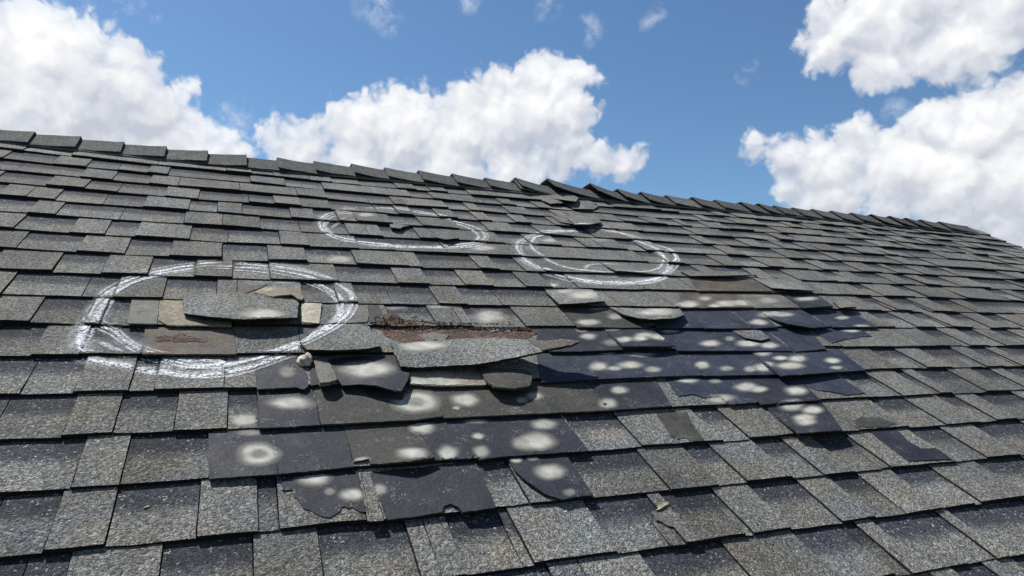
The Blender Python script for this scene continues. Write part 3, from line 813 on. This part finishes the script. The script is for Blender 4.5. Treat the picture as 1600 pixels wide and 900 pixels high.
SPOTS = [(455,630,30,10),(383,657,20,9),(405,710,26,16,1,1),(390,677,18,5,.5),(490,746,22,15),(515,769,8,6,.5),(550,774,18,9),(592,766,12,9,.6),
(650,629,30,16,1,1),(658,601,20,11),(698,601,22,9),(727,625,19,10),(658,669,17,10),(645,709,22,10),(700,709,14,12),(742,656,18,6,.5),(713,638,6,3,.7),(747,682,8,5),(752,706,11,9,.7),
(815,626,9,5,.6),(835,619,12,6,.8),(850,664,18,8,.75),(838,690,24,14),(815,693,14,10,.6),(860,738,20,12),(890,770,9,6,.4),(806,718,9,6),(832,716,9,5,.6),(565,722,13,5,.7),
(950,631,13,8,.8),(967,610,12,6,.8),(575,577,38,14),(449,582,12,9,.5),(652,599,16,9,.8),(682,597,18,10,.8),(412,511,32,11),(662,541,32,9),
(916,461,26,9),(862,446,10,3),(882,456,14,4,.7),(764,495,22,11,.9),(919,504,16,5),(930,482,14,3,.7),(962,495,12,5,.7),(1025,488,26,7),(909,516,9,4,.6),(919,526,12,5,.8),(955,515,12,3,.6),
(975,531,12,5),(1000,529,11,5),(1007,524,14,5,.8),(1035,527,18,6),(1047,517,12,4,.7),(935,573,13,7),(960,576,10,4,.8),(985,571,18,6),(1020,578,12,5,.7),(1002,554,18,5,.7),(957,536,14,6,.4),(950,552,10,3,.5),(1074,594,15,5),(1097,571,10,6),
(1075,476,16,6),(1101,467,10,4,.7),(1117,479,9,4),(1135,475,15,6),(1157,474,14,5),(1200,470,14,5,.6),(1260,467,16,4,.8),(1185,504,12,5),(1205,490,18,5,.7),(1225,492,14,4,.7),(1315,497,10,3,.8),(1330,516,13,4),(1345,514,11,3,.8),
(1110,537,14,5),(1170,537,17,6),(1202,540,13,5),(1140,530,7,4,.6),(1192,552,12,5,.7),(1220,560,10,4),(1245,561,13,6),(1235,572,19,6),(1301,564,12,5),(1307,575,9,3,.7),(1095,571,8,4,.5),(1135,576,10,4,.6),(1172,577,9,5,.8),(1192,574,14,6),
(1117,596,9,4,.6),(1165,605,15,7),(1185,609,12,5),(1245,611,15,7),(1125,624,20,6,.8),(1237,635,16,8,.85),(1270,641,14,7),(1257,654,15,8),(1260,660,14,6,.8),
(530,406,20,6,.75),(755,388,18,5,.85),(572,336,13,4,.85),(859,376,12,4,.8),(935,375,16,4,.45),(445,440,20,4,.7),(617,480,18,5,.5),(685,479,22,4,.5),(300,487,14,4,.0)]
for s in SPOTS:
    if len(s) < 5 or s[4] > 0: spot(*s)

def shift(pts, dx, dy): return [(x + dx + R.uniform(-1.5, 1.5), y + dy + R.uniform(-.8, .8)) for x, y in pts]
def chalk(label, strokes):
    vs, fs, cv = [], [], []
    for pts, wd, k in strokes:
        P = []
        n = len(pts)
        for i in range(n - 1):                 # Catmull-Rom through the stroke's points
            p0, p1, p2, p3 = (np.array(pts[max(i - 1, 0)], float), np.array(pts[i], float), np.array(pts[i + 1], float), np.array(pts[min(i + 2, n - 1)], float))
            m = max(4, int(np.linalg.norm(p2 - p1) / 5))
            for j in range(m):
                t = j / m
                P.append(.5 * ((2 * p1) + (p2 - p0) * t + (2 * p0 - 5 * p1 + 4 * p2 - p3) * t * t + (3 * p1 - p0 - 3 * p2 + p3) * t ** 3))
        uv = [Vector(on_roof(*p)) for p in P]
        # even steps of 7 mm
        Q = [uv[0]]; acc = 0
        for a, b in zip(uv, uv[1:]):
            L = (b - a).length
            if L < 1e-9: continue
            t = .007 - acc
            while t < L: Q.append(a.lerp(b, t / L)); t += .007
            acc = L - (t - .007)
        ph = R.uniform(0, 50)
        b0 = len(vs)
        for i, q in enumerate(Q):
            d = (Q[min(i + 1, len(Q) - 1)] - Q[max(i - 1, 0)]); d = d.normalized() if d.length else Vector((1, 0))
            nrm = Vector((-d.y, d.x)); ww = wd * (1 + .35 * nz(i * .06, ph)) / 2
            wob = .003 * nz(i * .09, ph + 9)
            fade = k * (.86 + .5 * nz(i * .045, ph + 4)) * min(1, i / 6, (len(Q) - 1 - i) / 6)
            for e, cvr in ((-1, 0), (-.55, .8), (0, 1), (.55, .8), (1, 0)):
                p = q + nrm * (ww * e * 1.25 + wob); vs.append(drop(p.x, p.y, .0019 + .0004 * (len(cv) % 3))); cv.append(max(0, cvr * fade))
        for i in range(len(Q) - 1):
            for e in range(4):
                a = b0 + i * 5 + e; fs.append((a, a + 1, a + 6, a + 5))
    fs = settle(vs, fs)
    o = emit('chalk_ring', vs, fs, CHALK, cover=cv, solid=False, smooth=True, top=(label, 'chalk mark', 'chalk rings marking roof damage'))
ring1 = [(350,409),(300,413),(262,420),(220,430),(185,445),(155,467),(140,490),(128,515),(124,538),(140,560),(190,570),(250,580),(300,587),(350,583),(400,572),(440,556),(480,537),(515,517),(543,490),(550,465),(535,448),(505,432),(460,420),(400,412),(350,409)]
ring1b = [(310,419),(270,424),(225,434),(195,449),(168,470),(158,490),(155,503),(180,515),(200,535),(225,551),(270,563),(310,571),(360,568),(410,556),(455,538),(500,522),(528,500),(535,478),(522,455),(490,437),(440,424),(390,417),(330,416)]
ring1c = [(200,440),(176,456),(150,490),(140,520),(130,545),(165,563),(215,572),(280,572),(345,577),(375,590)]
ring1d = [(270,562),(310,562),(350,565),(300,574),(265,576)]
ring1e = [(455,428),(492,440),(520,458),(530,480),(518,505),(480,533),(420,552),(395,545)]
ring1f = [(146,527),(168,541),(190,552),(210,560)]
chalk('large white chalk ring drawn round the slipped strip at the left', [(ring1, .050, .12), (ring1b, .050, .11), (ring1, .011, .95), (ring1b, .010, .95), (shift(ring1, 7, 4.5), .007, .7), (shift(ring1b, -7, 4), .007, .66), (shift(ring1, -4, -4), .006, .5), (shift(ring1b[:14], 7, -3), .007, .55), (ring1[6:15], .040, .22), (ring1[14:20], .03, .3), (ring1c, .014, .55), (ring1d, .014, .9), (ring1e, .014, .62), (ring1f, .014, .6)])
r2a = [(560,324),(530,328),(508,335),(500,346),(505,360),(525,372),(560,380),(600,384),(650,386),(700,386),(738,382),(757,372),(752,360),(725,348),(690,338),(640,329),(600,324),(560,324)]
r2b = [(560,331),(530,335),(514,342),(508,352),(518,364),(545,374),(590,379),(640,385)]
r2c = [(700,344),(725,353),(742,362),(748,372),(735,379),(700,383),(650,385),(600,381),(560,376),(525,371)]
r2d = [(516,358),(530,345),(550,338)]
chalk('upper white chalk ring around a small hole and lifted tab', [(r2a, .055, .12), (shift(r2b, 2, 1), .055, .10), (shift(r2c, -2, -1), .05, .11), (shift(r2a, 5, 2), .010, .6), (r2a, .013, .95), (r2b, .012, .85), (r2c, .013, .9), (r2d, .014, .5), ([(590,322),(640,326),(680,334),(705,342)], .016, .6)])
r3a = [(930,356),(890,359),(850,362),(820,371),(808,382),(812,396),(830,412),(865,425),(905,436),(950,441),(1000,440),(1035,430),(1052,412),(1055,398),(1040,386),(1005,375),(975,365),(945,359),(930,356)]
r3b = [(920,357),(880,361),(845,367),(832,376),(832,388),(850,402),(880,417),(925,425),(990,428),(1022,423),(1036,408),(1032,393),(1010,381),(980,371)]
r3c = [(985,372),(1015,385),(1036,400),(1045,416),(1028,434),(980,443),(930,443),(890,436)]
r3d = [(936,355),(955,358),(990,373),(1012,379)]
r3e = [(912,425),(925,413),(980,414)]
chalk('right white chalk ring just left of the rusty brown tabs', [(r3a, .055, .13), (shift(r3b, 2, 1), .05, .11), (shift(r3c, -3, 0), .06, .15), (shift(r3a, 6, 2.5), .011, .65), (shift(r3a[5:14], 0, 4), .03, .32), (r3a, .013, .95), (r3b, .012, .88), (r3c, .013, .95), (r3d, .024, .7), (r3e, .014, .55)])

# --- grit, leaves
gv, gf = [], []
for k in range(260):
    px = R.uniform(0, 1600); py = R.uniform(590, 900) if k % 3 else R.uniform(630, 800)
    if k % 3 == 0: px = R.uniform(0, 700)
    u, v = seen_uv(px, py); p = drop(u, v, 0); r = R.uniform(.0008, .0021); o0 = len(gv)
    for a in range(4): gv.append((u + r * math.cos(a * 1.571 + k), v + r * R.uniform(.5, 1) * math.sin(a * 1.571 + k), p[2] - .0004))
    gv.append((u, v, p[2] + r * .8)); gf += [(o0 + a, o0 + (a + 1) % 4, o0 + 4) for a in range(4)]
o = emit('loose_grit', gv, gf, GRIT, solid=False); o['kind'] = 'stuff'
def leaf(px, py, L, Wd, ang, label):
    u, v = seen_uv(px, py); vs, fs = [], []; ca, sa = math.cos(ang), math.sin(ang); n = 8
    for i in range(n + 1):
        t = i / n; hw = Wd * math.sin(math.pi * t ** .8) * .5 + .0004
        for e in (-1, -.5, 0, .5, 1):
            x = (t - .5) * L; y = hw * e + .1 * L * math.sin(t * 3); lift = (.0012 + .12 * Wd * e * e * (1 + math.sin(t * 5)) + .10 * L * t * t)
            X, Y = u + x * ca - y * sa, v + x * sa + y * ca
            vs.append(drop(X, Y, lift))
    for i in range(n):
        for e in range(4): a = i * 5 + e; fs.append((a, a + 1, a + 6, a + 5))
    emit('dry_leaf', vs, fs, LEAF, solid=False, smooth=True, top=(label, 'leaf'))
leaf(1036, 793, .046, .012, .35, 'dry dull yellow leaf lying on the shingles near the bottom right of centre')
leaf(229, 793, .009, .006, 0.2, 'tiny tan leaf crumb on a dark shingle band at lower left')

# --- ground far below
me = bpy.data.meshes.new('ground'); s = 6000
me.from_pydata([(-s, -s, 0), (s, -s, 0), (s, s, 0), (-s, s, 0)], [], [(0, 1, 2, 3)]); me.materials.append(GROUND)
g = bpy.data.objects.new('ground', me); col.objects.link(g); g['kind'] = 'structure'; g['label'] = 'grassy ground far below the roof'
